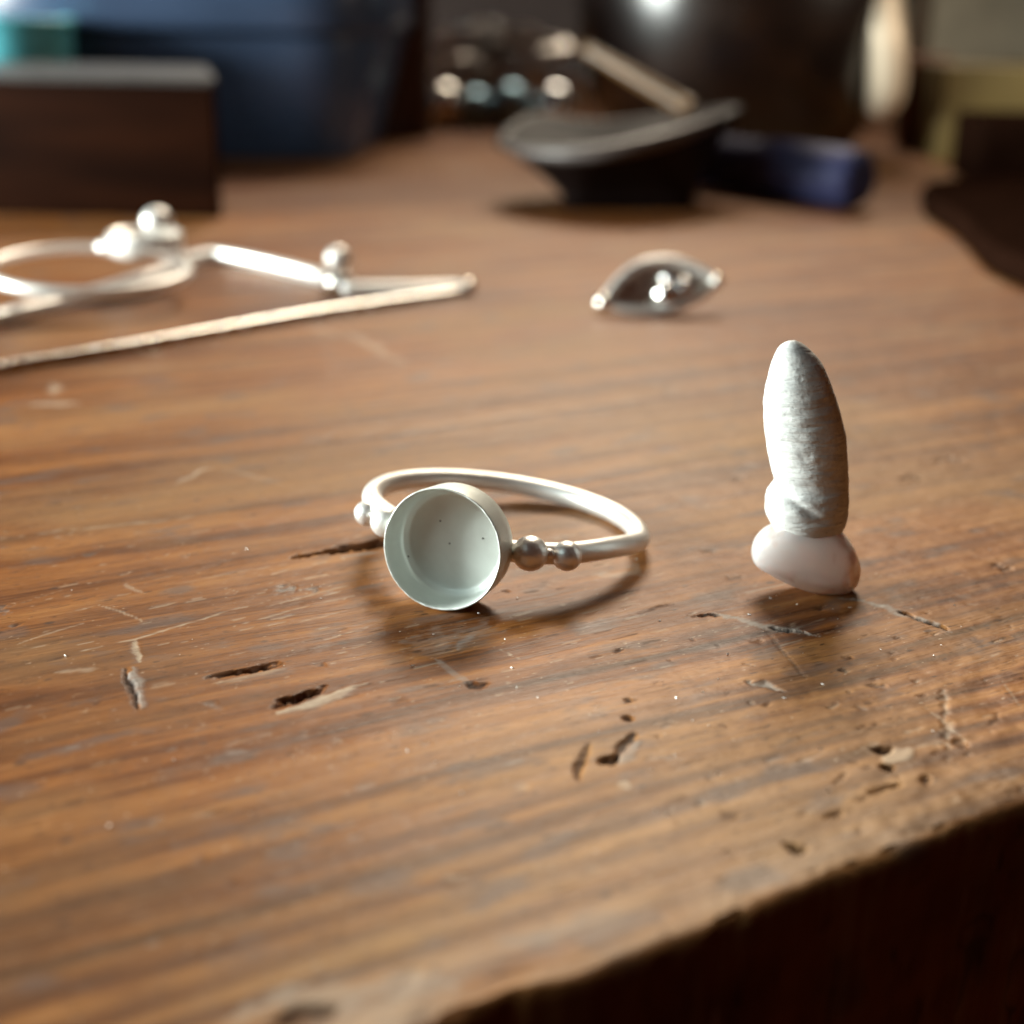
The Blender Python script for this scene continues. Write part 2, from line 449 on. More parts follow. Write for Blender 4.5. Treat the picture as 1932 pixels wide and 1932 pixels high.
mark([(1186, 1322)], 0.032, 0.02, d=0.7, g=0.3, seed=10, taper=False)
mark([(1187, 1356)], 0.038, 0.025, d=0.8, seed=11, taper=False)
mark([(1196, 1385), (1180, 1402), (1162, 1425)], 0.036, 0.02, d=0.5, g=0.5, seed=12)
mark([(1168, 1424), (1150, 1434), (1133, 1441)], 0.045, 0.03, d=0.85, seed=13)
mark([(1205, 1395), (1185, 1425), (1160, 1445)], 0.05, -0.003, g=0.55, seed=14)
mark([(1112, 1400), (1099, 1428), (1092, 1450), (1090, 1474)], 0.028, 0.012, d=0.6, seed=15)
mark([(1165, 1478), (1190, 1490)], 0.06, 0.0, p=0.6, seed=16)
mark([(1303, 1163), (1340, 1160), (1390, 1167), (1430, 1177), (1480, 1187), (1552, 1199)], 0.05, 0.0, g=0.75, p=0.2, seed=17, rag=0.9)
mark([(1303, 1163), (1340, 1160), (1390, 1168), (1430, 1178), (1480, 1187), (1520, 1193)], 0.028, 0.05, d=1.0, seed=18, rag=0.9, breaks=0.38)
mark([(1575, 1128), (1640, 1137), (1690, 1150), (1740, 1171), (1805, 1197)], 0.05, 0.0, g=0.7, seed=19, rag=1.0)
mark([(1640, 1137), (1690, 1150), (1740, 1171), (1805, 1196)], 0.025, 0.04, d=0.9, seed=20, rag=0.9, breaks=0.48)
mark([(1410, 1283), (1440, 1292), (1480, 1303)], 0.05, 0.01, g=0.7, p=0.3, seed=21, rag=1.0)
mark([(1648, 1412), (1668, 1414), (1684, 1420)], 0.042, 0.03, d=0.75, seed=22, rag=0.9)
mark([(1672, 1436), (1700, 1426), (1720, 1418)], 0.08, -0.004, p=0.5, seed=23)
mark([(1660, 1446), (1690, 1452)], 0.05, 0.03, d=0.6, seed=24)
mark([(1740, 1462), (1752, 1482)], 0.04, 0.02, d=0.5, seed=25, rag=1)
mark([(1800, 1400), (1830, 1410)], 0.05, 0.015, d=0.5, seed=26, rag=1)
mark([(1480, 1590), (1500, 1608), (1520, 1600)], 0.035, 0.03, d=0.7, seed=27, rag=1)
mark([(1560, 1545), (1600, 1530)], 0.03, 0.02, d=0.5, seed=28, rag=1)
mark([(1640, 1500), (1700, 1478)], 0.03, 0.02, d=0.5, seed=29, rag=1)
mark([(500, 1930), (560, 1914), (640, 1900)], 0.05, 0.02, d=0.7, seed=30)
mark([(420, 1932), (560, 1880), (720, 1870), (880, 1840)], 0.10, 0.0, p=0.35, g=0.3, seed=31, rag=1)
mark([(820, 1240), (850, 1265), (880, 1285), (905, 1298)], 0.03, 0.0, g=0.4, seed=32)
mark([(880, 1290), (900, 1295), (920, 1293)], 0.036, 0.02, d=0.85, seed=33, rag=1)
mark([(945, 1112), (965, 1116)], 0.02, 0.01, d=0.8, seed=34)
mark([(1200, 1158), (1225, 1150), (1250, 1143), (1275, 1140)], 0.018, 0.01, d=0.55, seed=35, rag=1)
# pale scuffs and scratches
for k, (pts, w, a) in enumerate([
        ([(0, 1016), (160, 998), (324, 980), (420, 966)], 0.016, 0.55), ([(22, 1219), (95, 1195), (166, 1174)], 0.015, 0.45),
        ([(126, 1235), (252, 1207), (360, 1174), (468, 1142)], 0.018, 0.6), ([(183, 1140), (230, 1155), (277, 1175)], 0.02, 0.5),
        ([(328, 914), (360, 897), (382, 884), (415, 881)], 0.035, 0.5), ([(415, 881), (470, 896), (540, 914)], 0.022, 0.35),
        ([(520, 1140), (600, 1118), (690, 1096)], 0.012, 0.5), ([(430, 1185), (560, 1148), (680, 1120)], 0.012, 0.5),
        ([(330, 1105), (440, 1080), (560, 1062)], 0.010, 0.35), ([(560, 1175), (640, 1155)], 0.012, 0.4),
        ([(235, 1100), (255, 1112), (275, 1120)], 0.03, 0.45), ([(570, 1092), (620, 1084)], 0.018, 0.5),
        ([(600, 1210), (700, 1180)], 0.012, 0.4), ([(1438, 1179), (1480, 1232), (1528, 1287)], 0.008, 0.25),
        ([(1747, 1334), (1790, 1370), (1827, 1402)], 0.014, 0.45), ([(1892, 1284), (1927, 1338)], 0.012, 0.4),
        ([(640, 620), (700, 650), (760, 690)], 0.12, 0.4), ([(560, 610), (660, 640)], 0.10, 0.3), ([(270, 660), (300, 670)], 0.1, 0.4),
        ([(100, 722), (103, 745)], 0.09, 0.6), ([(68, 764), (105, 762), (145, 764)], 0.12, 0.9),
        ([(240, 700), (330, 690)], 0.09, 0.25), ([(100, 1270), (180, 1262)], 0.05, 0.35), ([(280, 1300), (330, 1290)], 0.04, 0.25)]):
    mark(pts, w, 0.0015, p=a, seed=50 + k, rag=0.8, soft=0.9)
mark([(1438, 1177), (1480, 1231), (1526, 1286)], 0.012, 0.002, d=0.35, seed=80)
# greyed smears before the setting
mark([(770, 1230), (830, 1205), (900, 1190), (960, 1172)], 0.16, 0.0, g=0.35, seed=81, rag=1, soft=1)
mark([(860, 1222), (880, 1205), (905, 1195)], 0.06, 0.0, g=0.6, seed=82, rag=1, soft=1)
mark([(1120, 1090), (1180, 1080), (1215, 1065)], 0.08, 0.0, p=0.3, g=0.2, seed=83, rag=1, soft=1)
# pitted spots, dents
for k, (x, y, r, dd, gg) in enumerate([(545, 1112, 0.055, .35, .75), (597, 1113, 0.055, .4, .7), (164, 1048, 0.04, .8, .5), (29, 1180, 0.03, .95, .2), (8, 1150, 0.06, .2, .6),
        (621, 828, 0.13, .6, .2), (785, 818, 0.14, .35, .4), (101, 951, 0.05, .8, 0), (716, 1058, 0.035, .4, .7), (1865, 702, 0.22, .75, 0), (1720, 902, 0.09, .8, 0),
        (1895, 1072, 0.06, .85, .2), (1795, 868, 0.1, .4, .2), (1270, 740, 0.2, .3, .2), (1400, 905, 0.09, .5, .2), (1390, 862, 0.08, .3, .2), (1340, 1040, 0.05, .4, .5), (1385, 1088, 0.04, .7, .3),
        (1430, 1212, 0.03, .5, 0), (1650, 1290, 0.05, .4, .3), (612, 1255, 0.03, .6, .2), (395, 1335, 0.05, .0, .5)]):
    mark([(x - 5, y), (x + 5, y - 1)], r * 0.85, 0.010, d=dd * 0.7, g=gg, seed=90 + k, rag=1.5, freq=18, taper=False, soft=0.9)
# finish left orange, and a faint orange streak right of the stone
mark([(1560, 1322), (1610, 1330), (1660, 1345)], 0.24, 0.0, o=0.75, seed=120, rag=1.3, soft=1)
mark([(1830, 1270), (1870, 1245), (1925, 1215)], 0.30, 0.0, o=0.65, seed=121, rag=1.3, soft=1)
mark([(1600, 1160), (1760, 1120), (1930, 1090)], 0.35, 0.0, o=0.35, seed=122, rag=1.3, soft=1)
# small chips and ticks, thicker towards the worn right end
for k in range(150):
    x = rng.uniform(1080, 1930); y = rng.uniform(1130, 1620)
    if rng.random() > 0.15 + 0.85 * (x - 1080) / 850: continue
    L = rng.uniform(6, 26); a = rng.normal(-0.25, 0.35)
    kind = rng.random()
    mark([(x, y), (x + L, y + L * math.tan(a) * 0.7)], rng.uniform(0.007, 0.022), rng.uniform(0.003, 0.012), d=(0.5 if kind < 0.55 else 0), p=(0.4 if kind > 0.55 else 0), seed=200 + k, rag=1.6, freq=22, soft=0.9)
for k in range(170):
    x = rng.uniform(0, 1250); y = rng.uniform(1000, 1330)
    L = rng.uniform(10, 60); a = -0.23
    kind = rng.random()
    mark([(x, y), (x + L, y + L * a)], rng.uniform(0.007, 0.014), 0.003, d=(0.45 if kind < 0.5 else 0), p=(0.4 if kind > 0.5 else 0), seed=500 + k, rag=0.6)
for k in range(70):
    x = rng.uniform(0, 1900); y = rng.uniform(1320, 1880)
    L = rng.uniform(15, 60); kind = rng.random()
    mark([(x, y), (x + L, y - L * 0.24)], rng.uniform(0.015, 0.045), 0.004, d=(0.28 if kind < 0.5 else 0), p=(0.3 if kind > 0.7 else 0), g=(0.35 if 0.5 < kind < 0.7 else 0), seed=800 + k, rag=1, soft=0.9)
for k in range(60):
    x = rng.uniform(0, 1900); y = rng.uniform(880, 1500)
    L = rng.uniform(40, 190); a = rng.choice([-0.2, -0.16, -0.27, 0.25, 0.5], p=[.3, .25, .25, .12, .08])
    mark([(x, y), (x + L * .5, y + L * .5 * a + rng.normal(0, 2)), (x + L, y + L * a)], rng.uniform(0.005, 0.010), 0.002, p=rng.uniform(0.2, 0.5), seed=1000 + k, rag=0.6, soft=0.9, breaks=0.35)
# edge worn pale on the left, chipped dark on the right
ez = np.clip(1 - TT / 0.5, 0, 1)
pale = np.maximum(pale, np.where(top, ez * np.clip(fbm(S * 1.7, TT * 6, 31) * 2 - 0.55, 0, 1) * np.clip((5.5 - S) / 3, 0.15, 1) * 0.75, 0))
dark = np.maximum(dark, np.where(top, np.clip(1 - TT / 0.8, 0, 1) * np.clip((fbm(S * 3, TT * 6, 33) - 0.5) * 5, 0, 1) * rough_right * 0.8, 0))

XY = S[..., None] * ES + (TT2 + T0)[..., None] * ET
verts = np.concatenate([XY, Z[..., None]], -1).reshape(-1, 3)
nu, nv = S.shape
faces = grid_faces(nu, nv)
bench = thing('workbench', 'worn oiled brown wooden workbench top, scratched and gouged, with a rough chipped front edge', 'workbench', (0, 10, -3.2))
me = bpy.data.meshes.new('bench_top')
me.vertices.add(len(verts)); me.vertices.foreach_set('co', (verts - np.array([0, 10, -3.2])).astype(np.float32).ravel())
me.loops.add(faces.size); me.loops.foreach_set('vertex_index', faces.astype(np.int32).ravel())
me.polygons.add(len(faces))
me.polygons.foreach_set('loop_start', np.arange(0, faces.size, 4, dtype=np.int32))
me.polygons.foreach_set('use_smooth', np.ones(len(faces), bool))
me.update(calc_edges=True); me.validate()
pcx = np.array([st(T(*p)) for p in ((1180, 1620), (1500, 1560), (800, 1760), (1150, 1450), (1000, 800), (1500, 850))])
wear_sheen = np.zeros(S.shape)  # worn front wood together with painted sheen patches
for (a_, b_), rs, rt, w0 in zip(pcx, (2.0, 1.6, 1.3, 1.7, 4.2, 4.5), (0.65, 0.6, 0.5, 0.8, 1.7, 2.0), (0.85, 0.75, 0.8, 0.6, 0.5, 0.5)):
    wear_sheen = np.maximum(wear_sheen, w0 * np.exp(-((S - a_) / rs) ** 2 - ((TT - b_) / rt) ** 2))
wear_sheen = np.clip(wear_sheen * (0.35 + 1.3 * fbm(S * 0.9, TT * 4.0, 45, 4)), 0, 1)
ringed = np.clip(np.clip(1.15 - TT / 3.4, 0.12, 1) * (0.4 + 1.2 * fbm(S * 0.4, TT * 0.7, 71, 3)), 0, 1)
ga = st(T(120, 1800)); gb = st(T(60, 1250))  # centres of the painted vignette at the left
corner_shade = np.exp(-((S - ga[0]) / 1.3) ** 2 - ((TT - ga[1]) / 0.9) ** 2) + 0.6 * np.exp(-((S - gb[0]) / 1.4) ** 2 - ((TT - gb[1]) / 1.0) ** 2)
corner_shade = np.clip(corner_shade * (0.15 + 1.5 * fbm(S * 1.1, TT * 5.0, 63, 4)), 0, 1)
for nm_, arr in (('corner_shade', corner_shade), ('ringed', ringed), ('wear_sheen', wear_sheen), ('dark', dark), ('pale', pale), ('grey', grey), ('orange', orange)):
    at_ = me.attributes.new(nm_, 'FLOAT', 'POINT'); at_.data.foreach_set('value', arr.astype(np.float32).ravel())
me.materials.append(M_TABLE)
top_o = bpy.data.objects.new('bench_top', me); COL.objects.link(top_o); top_o.parent = bench

# room behind and below
M_WALL = plain('dark_brown_wall', (0.035, 0.018, 0.013), 0.7, var=0.3, vscale=0.08)
v, f = prism([(-90, 82), (90, 82), (90, 86), (-90, 86)], -72, 34, 0.2)
w = mesh_obj('wall', v, f, M_WALL, smooth=False); w['kind'] = 'structure'
M_FLOOR = plain('dark_floor', (0.03, 0.016, 0.01), 0.7, var=0.3, vscale=0.05)
v, f = prism([(-150, -120), (150, -120), (150, 82), (-150, 82)], -74, -72, 0.1)
w = mesh_obj('floor', v, f, M_FLOOR, smooth=False); w['kind'] = 'structure'

# ------------------------------------------------------------------ the silver ring
RC = np.array([-0.04542435, 9.90139396, 0.23884358])
RU = np.array([-0.32458561, -0.93565481, 0.13854336])
RV = np.array([0.93673168, -0.33828379, -0.08998795])
RN = np.array([0.13106463, 0.10056916, 0.98625955])
def ringpt(deg, r=1.0, n=0.0):
    a = np.radians(deg); return RC + r * (np.cos(a) * RU + np.sin(a) * RV) + n * RN
def bumpf(d, c, w): return np.exp(-((d - c) / w) ** 2)
ring = thing('silver_ring', 'unfinished frosted silver ring with an empty round cup setting and two beads on either side', 'ring', (RC[0], RC[1], 0))
degs = np.linspace(19.5, 340.5, 180)
path = np.array([ringpt(d, 1 + 0.028 * bumpf(d, 92, 16) + 0.006 * np.sin(np.radians(3 * d)), 0.034 * bumpf(d, 68, 26)) for d in degs])
v, f = tube(path, 0.076, 28)
mesh_obj('shank', v, f, M_RING, ring)
# cup setting: wall, bearing step and floor turned as one piece
RO = 0.420
prof = [(0.0, 1.0), (0.36, 1.0), (0.398, 1.004), (0.408, 1.02), (0.412, 1.10), (RO - 0.003, 1.20), (RO, 1.275), (RO - 0.001, 1.286), (RO - 0.004, 1.2895), (RO - 0.011, 1.2890), (RO - 0.0145, 1.285),
        (RO - 0.016, 1.26), (RO - 0.020, 1.18), (RO - 0.026, 1.12), (RO - 0.031, 1.09), (RO - 0.040, 1.070), (RO - 0.054, 1.058), (0.352, 1.050), (0.344, 1.042), (0.330, 1.037), (0.31, 1.034), (0.2, 1.032), (0.1, 1.033), (0.0, 1.034)]
dense = []
for a, b in zip(prof[:-1], prof[1:]):
    dense.append(a)
dense.append(prof[-1])
v, f = lathe(RC, dense, 160, (RV, RN, RU))
v = np.array(v)
rel = v - RC
hgt = rel @ RU
ang = np.arctan2(rel @ RN, rel @ RV)
rimw = np.clip((hgt - 1.2) / 0.08, 0, 1)
v = v + (RU[None] * ((vnoise(ang * 9, ang * 0, 4) - .5) * 0.006 + (vnoise(ang * 40, ang * 0, 6) - .5) * 0.004)[:, None] + (rel - hgt[:, None] * RU) / RO * ((vnoise(ang * 3 + 20, ang * 0, 9) - .5) * 0.008)[:, None]) * rimw[:, None]
cup = mesh_obj('setting_cup', v, f, M_CUP, ring)
M_SPECK = plain('black_dust', (0.01, 0.008, 0.008), 0.8)
for a, b in ((-0.13, 0.12), (0.19, 0.07), (-0.04, -0.02), (-0.30, -0.16)):
    c = RC + RV * a + RN * b + RU * (1.036 if abs(a) < 0.3 else 1.10)
    mesh_obj('dust_speck', *sphere(c, 0.006, 8, 6), M_SPECK, cup)
for deg, dz, r, rad in ((28.2, 0.022, 1.085, 0.122), (42.3, 0.020, 1.08, 0.104), (-32.0, -0.012, 1.085, 0.108), (-50.5, -0.050, 1.07, 0.092)):
    v, f = sphere(ringpt(deg, r, dz), rad, 56, 32, noise=0.03, seed=int(abs(deg)))
    mesh_obj('bead', v, f, M_BEAD if deg > 0 else M_RING, ring)
# solder where beads, wire and cup meet
for deg, r, dz, rad in ((24.5, 1.075, 0.012, 0.038), (35.3, 1.075, 0.02, 0.045), (-41, 1.06, -0.02, 0.045)):
    mesh_obj('solder', *sphere(ringpt(deg, r, dz), rad, 24, 14), M_RING, ring)

# ------------------------------------------------------------------ finger shaped stone standing on a pale stone
def chalk():
    t = NT('chalky_grey_stone'); o = t.obj()
    n1 = t.noise(o, 9, 5); n2 = t.noise(o, 42, 4, 0.7)
    col = t.mix(t.ramp(n1, [(0.35, 0.0), (0.7, 1.0)]), (0.62, 0.64, 0.63), (0.78, 0.80, 0.78))
    col = t.mix(t.math('MULTIPLY', t.ramp(n2, [(0.30, 1.0), (0.41, 0.0)]), 0.6), col, (0.22, 0.22, 0.22))
    t.bs('Base Color', col); t.bs('Roughness', 0.85); t.bs('Specular IOR Level', 0.25)
    n3 = t.noise(t.map(o, (4, 4, 19)), 1.0, 3, 0.5, 0.5)
    t.bs('Normal', t.bump(t.math('ADD', t.math('MULTIPLY', n2, 0.16), n3), 0.55, 0.04))
    return t.m
M_CHALK = chalk()
YF = 9.20
def crop2(x, y): return (1650 + x / 2.357) * 0.7728, (780 + y / 2.357) * 0.7728
L_ = [(690, 120), (640, 128), (590, 165), (550, 260), (520, 380), (505, 480), (512, 620), (530, 760), (553, 870), (568, 925), (545, 968), (520, 1000), (516, 1090), (540, 1160), (590, 1218), (650, 1250), (745, 1268)]
R_ = [(690, 120), (740, 145), (800, 200), (850, 270), (900, 390), (950, 550), (980, 700), (990, 900), (992, 1050), (980, 1150), (945, 1222), (880, 1250), (745, 1268)]
Lw = np.array([V(*crop2(*p), YF) for p in L_])[:, [0, 2]]; Rw = np.array([V(*crop2(*p), YF) for p in R_])[:, [0, 2]]
Ls = smooth_line(Lw, 200); Rs = smooth_line(Rw, 200)
zt = min(Ls[0, 1], Rs[0, 1]); zb = max(Ls[-1, 1], Rs[-1, 1])
NZ = 170
zz = zt + (zb - zt) * (0.5 - 0.5 * np.cos(np.linspace(0.0, np.pi, NZ)))
def at_z(c, z): o = np.argsort(c[:, 1]); return np.interp(z, c[o, 1], c[o, 0])
xl = at_z(Ls, zz); xr = at_z(Rs, zz)
NA = 140
a = np.linspace(0, 2 * np.pi, NA, endpoint=False)
A, I = np.meshgrid(a, np.arange(NZ), indexing='ij')
cx = ((xl + xr) / 2)[I]; hw = (np.maximum(xr - xl, 0.002) / 2)[I]; zq = zz[I]
smooth_hw = np.convolve(np.pad((xr - xl) / 2, 12, mode='edge'), np.ones(25) / 25, 'valid')
dep = np.minimum(smooth_hw * 0.86, smooth_hw * 0.86)[I] * np.clip(hw / np.maximum(smooth_hw[I], 1e-3), 0, 1)
front = np.clip(-np.sin(A), 0, 1)
hh = (zq - zb) / (zt - zb)
x = np.cos(A); y = np.sin(A)
# wrinkles across, pits, and the fold of the lower lobe
wr = (fbm(zq * 17 + 1.2 * vnoise(A * 2, zq * 3, 4), A * 1.1, 5, 2) - 0.5) * 0.05
pit = (fbm(A * 3, zq * 22, 9, 3) - 0.5) * 0.03 - 0.05 * np.clip(fbm(A * 9, zq * 30, 19, 2) - 0.66, 0, 1)
crease_z = 0.30 - 0.16 * np.clip((x + 1) / 1.5, 0, 1)
crease = -0.11 * np.exp(-((hh - crease_z) / 0.022) ** 2) * np.clip((0.55 - x) / 0.7, 0, 1)
lobe = 0.05 * np.exp(-((hh - crease_z + 0.09) / 0.07) ** 2) * np.clip((0.5 - x) / 0.8, 0, 1)
k = 1 + (wr + pit) * np.clip(hh * (1 - hh) * 14, 0, 1) + (crease + lobe) * front
P = np.stack([cx + hw * x * (1 + (k - 1) * 0.6), YF + dep * y * k, zq], -1)
stone = mesh_obj('standing_stone', P.reshape(-1, 3) , grid_faces(NA, NZ, wrap_u=True), M_CHALK, loc=(float((xl[-1] + xr[-1]) / 2), YF, float(zb)))
tag(stone, 'tall chalky grey white finger shaped stone standing upright on the pale pink pebble', 'stone')

def quartz():
    t = NT('pale_rose_quartz'); o = t.obj()
    n1 = t.noise(o, 3.2, 4, 0.6, 0.6)
    t.bs('Base Color', t.mix(t.ramp(n1, [(0.52, 0.0), (0.66, 1.0)]), (0.95, 0.865, 0.85), (0.72, 0.57, 0.51)))
    t.bs('Roughness', 0.13); t.bs('Transmission Weight', 0.25); t.bs('Subsurface Weight', 0.85); t.bs('Subsurface Radius', (1, 0.82, 0.78)); t.bs('Subsurface Scale', 0.35)
    t.bs('Specular IOR Level', 0.5)
    t.bs('Normal', t.bump(t.noise(o, 4, 3), 0.12, 0.03))
    return t.m
YQ = 9.13
Q_ = [(447, 1390), (452, 1340), (475, 1290), (520, 1245), (600, 1205), (700, 1190), (820, 1195), (930, 1228), (1000, 1280), (1045, 1345), (1070, 1430), (1062, 1500), (1030, 1550), (970, 1578), (880, 1585), (790, 1568), (700, 1541), (600, 1500), (510, 1450), (465, 1420)]
Qw = smooth_line(np.array([V(*crop2(*p), YQ - 0.07) for p in Q_])[:, [0, 2]], 120, closed=True)
qc = Qw.mean(0)
NL = 40
ph = np.linspace(-np.pi / 2, np.pi / 2, NL)
P = []
for q in ph:
    k = (1 - abs(np.sin(q)) ** 3.2) ** 0.55
    P.append(np.column_stack([qc[0] + (Qw[:, 0] - qc[0]) * k, np.full(len(Qw), YQ + 0.20 * np.sin(q)), qc[1] + (Qw[:, 1] - qc[1]) * k + 0.02 * np.sin(q)]))
P = np.array(P)
P[..., 2] = np.maximum(P[..., 2], 0.004)
qv = P.reshape(-1, 3)
pebble = mesh_obj('pale_pebble', qv, grid_faces(NL, len(Qw), wrap_v=True), quartz(), loc=(float(qc[0]), YQ, 0.0))
tag(pebble, 'smooth milky pink polished pebble lying under the tall grey stone', 'stone')

# ------------------------------------------------------------------ silver leaf shaped pendant
pc = T(1242, 606); pc = np.array([pc[0], pc[1], 0])
tipL = V(1140, 580, 18.3); tipR = V(1352, 540, 18.6)
pend = thing('leaf_pendant', 'small almond shaped silver dish with beads, lying alone on the bench behind the standing stone', 'pendant', (pc[0], pc[1], 0))
ax = tipR - tipL; Lh = np.linalg.norm(ax) / 2; ax /= 2 * Lh
mid = (tipL + tipR) / 2
upv = np.array([0, 0.62, 0.78]); upv -= ax * (upv @ ax); upv /= np.linalg.norm(upv)   # across the leaf, leaning back
nv_ = np.cross(ax, upv); nv_ /= np.linalg.norm(nv_)
if nv_[1] > 0: nv_ = -nv_
def leaf(s, c, W=0.36, D=0.16):
    w_ = W * (1 - np.abs(s) ** 2.0) ** 0.9
    return mid + ax * (Lh * s)[..., None] + upv * (w_ * c + 0.10 * (1 - s ** 2))[..., None] - nv_ * (D * (1 - s ** 2) * (1 - c ** 2))[..., None]
s_ = np.linspace(-0.995, 0.995, 60); c_ = np.linspace(-1, 1, 24)
Sg, Cg = np.meshgrid(s_, c_, indexing='ij')
outer = leaf(Sg, Cg); inner = leaf(Sg, Cg * 0.97, D=0.13)
dz = min(0, 0) - (outer[..., 2].min() - 0.05)
def lift(p): return p + np.array([0, 0, dz])
v1 = (lift(outer).reshape(-1, 3), grid_faces(60, 24)); v2 = (lift(inner).reshape(-1, 3), grid_faces(60, 24)[:, ::-1])
mesh_obj('dish', *join(v1, v2), silver('warm_leaf_silver', 0.30, (0.92, 0.82, 0.68), 0.92, 0.2), pend)
for sgn in (1, -1):
    s2 = np.linspace(-1, 1, 60)
    mesh_obj('rim', *tube(lift(leaf(s2, np.full(60, float(sgn)))), 0.06, 14), M_PALE, pend)
mesh_obj('bead', *sphere(lift(tipL + ax * -0.02), 0.11, 32, 20), M_STRIP, pend)
mesh_obj('bead', *sphere(lift(tipR), 0.09, 32, 20), M_STRIP, pend)
for s0, c0, r0 in ((0.05, -0.45, 0.17), (0.40, -0.35, 0.15), (0.20, 0.25, 0.12)):
    q = leaf(np.array(s0), np.array(c0)) + nv_ * (r0 * 0.8)
    mesh_obj('bead', *sphere(lift(q), r0, 32, 20), M_SHINY, pend)

# ------------------------------------------------------------------ bent silver strip
strip = thing('bent_strip', 'long bent flat silver strip folded to a point, with a bead, lying on the bench', 'silver strip', T(640, 560))
pts = [(-160, 655), (0, 612), (180, 566), (300, 528), (345, 507), (392, 492), (430, 494), (520, 512), (610, 535), (652, 555), (690, 556), (780, 556), (868, 554)]
path = smooth_line([T(*p) for p in pts], 120)
mesh_obj('upper_arm', *ribbon(path, 0.20, 0.17), M_PALE, strip)
pts = [(889, 553), (800, 567), (600, 597), (300, 651), (150, 677), (0, 703), (-150, 732)]
path = smooth_line([T(*p) for p in pts], 90)
mesh_obj('lower_arm', *ribbon(path, 0.12, 0.11), M_STRIP, strip)
tp = T(884, 555); mesh_obj('tip', *sphere(tp + np.array([-0.02, 0.05, 0.10]), 0.11, 24, 16, (1, 1.1, .9)), M_STRIP, strip)
bc = T(640, 552); bc = np.array([bc[0], bc[1], 0.46])
mesh_obj('bead', *sphere(bc, 0.18, 40, 24), M_PALE, strip)
mesh_obj('collar', *lathe((bc[0], bc[1], 0), [(0.0, 0.002), (0.2, 0.002), (0.2, 0.2), (0.13, 0.28), (0, 0.28)], 32), M_STRIP, strip)

# ------------------------------------------------------------------ second ring, out of focus
r2 = thing('beaded_ring', 'blurred silver ring with a round setting and a bead, lying across the bent strip', 'ring', T(172, 545))
c2 = V(168, 508, 18.6)
e1 = V(5, 535, 17.6) - c2
e2 = V(190, 468, 19.6) - c2
a = np.linspace(0, 2 * np.pi, 120, endpoint=False)
e1u = e1 / np.linalg.norm(e1)
up2 = np.array([0.05, -0.03, 1.0]); up2 -= e1u * (up2 @ e1u); up2 /= np.linalg.norm(up2)
e2u = np.cross(up2, e1u); R2 = np.linalg.norm(e1)
path = c2 + R2 * (np.cos(a)[:, None] * e1u + np.sin(a)[:, None] * e2u)
lowest = path[:, 2].min(); path[:, 2] += max(0.12 - lowest, 0)
dz2 = max(0.12 - lowest, 0)
mesh_obj('shank', *tube(path, 0.072, 20, closed=True), M_PALE, r2)
stc = V(275, 458, 19.3) + np.array([0, 0, dz2 * 0.3])
mesh_obj('setting_cup', *lathe(stc - np.array([0, 0, 0.16]), [(0, 0), (0.46, 0), (0.5, 0.05), (0.5, 0.3), (0.46, 0.32), (0.44, 0.24), (0.3, 0.2), (0, 0.2)], 48), M_PALE, r2)
mesh_obj('solder', *sphere(stc + np.array([-0.36, -0.1, -0.05]), 0.2, 32, 20, (1.5, .8, .6)), M_PALE, r2)
mesh_obj('bead', *sphere(V(297, 420, 19.3), 0.21, 40, 24), M_PALE, r2)

# ------------------------------------------------------------------ dark block and blue tub at the left
def dark_wood():
    t = NT('dark_varnished_wood'); o = t.obj()
    n = t.noise(t.map(o, (0.15, 1.5, 1.5)), 1.5, 4)
    t.bs('Base Color', t.ramp(n, [(0.35, (0.014, 0.0040, 0.0015)), (0.7, (0.034, 0.010, 0.0035))]))
    t.bs('Roughness', 0.6); t.bs('Specular IOR Level', 0.06)
    t.bs('Normal', t.bump(n, 0.1, 0.05))
    return t.m
M_DARKWOOD = dark_wood()
x1, y1 = T(420, 412)[:2]
zt_ = V(418, 148, y1)[2]
blk = thing('wooden_block', 'dark brown varnished wooden box standing at the left before the blue tub', 'box', (x1 - 5, y1 + 3, 0))
v, f = prism(rounded([(x1 - 12, y1 + 0.15), (x1, y1), (x1 - 1.25, y1 + 5.0), (x1 - 12, y1 + 5.2)], 0.12, 4), 0.0, zt_ - 0.13, 0.05)
mesh_obj('body', v, f, M_DARKWOOD, blk)
v, f = prism(rounded([(x1 - 12.05, y1 + 0.12), (x1 + 0.03, y1 - 0.04), (x1 - 1.21, y1 + 5.05), (x1 - 12.05, y1 + 5.25)], 0.14, 4), zt_ - 0.13, zt_, 0.05)
M_LID_SHEEN = plain('lid_sheen', (0.10, 0.10, 0.10), 0.35, var=0.2)  # grey top tone paints the sheen that falls on the box
mesh_obj('lid', v, f, M_LID_SHEEN, blk)

M_TUB = plain('slate_blue_plastic', (0.042, 0.068, 0.125), 0.28, var=0.12, vscale=0.4)
tx, ty = T(662, 303)[:2]
tub = thing('blue_tub', 'large slate blue plastic tub with a rimmed lid behind the dark box', 'tub', (tx - 5, ty + 4.5, 0))
ol = rounded([(tx - 9.8, ty - 0.8), (tx, ty), (tx + 0.3, ty + 9), (tx - 10, ty + 9)], [4.2, 1.4, 1.4, 3.0], 10)
zl = V(400, 60, ty)[2]
v, f = prism(ol, 0.0, zl, 0.12, taper=0.75)
mesh_obj('body', v, f, M_TUB, tub)
def grow(o, d):
    c = o.mean(0); e = np.roll(o, -1, 0) - np.roll(o, 1, 0); e /= np.linalg.norm(e, axis=1)[:, None]
    return o + np.stack([e[:, 1], -e[:, 0]], 1) * d
v, f = prism(grow(ol, 1.0), zl + 0.003, zl + 1.6, 0.15)
mesh_obj('lid', v, f, M_TUB, tub)

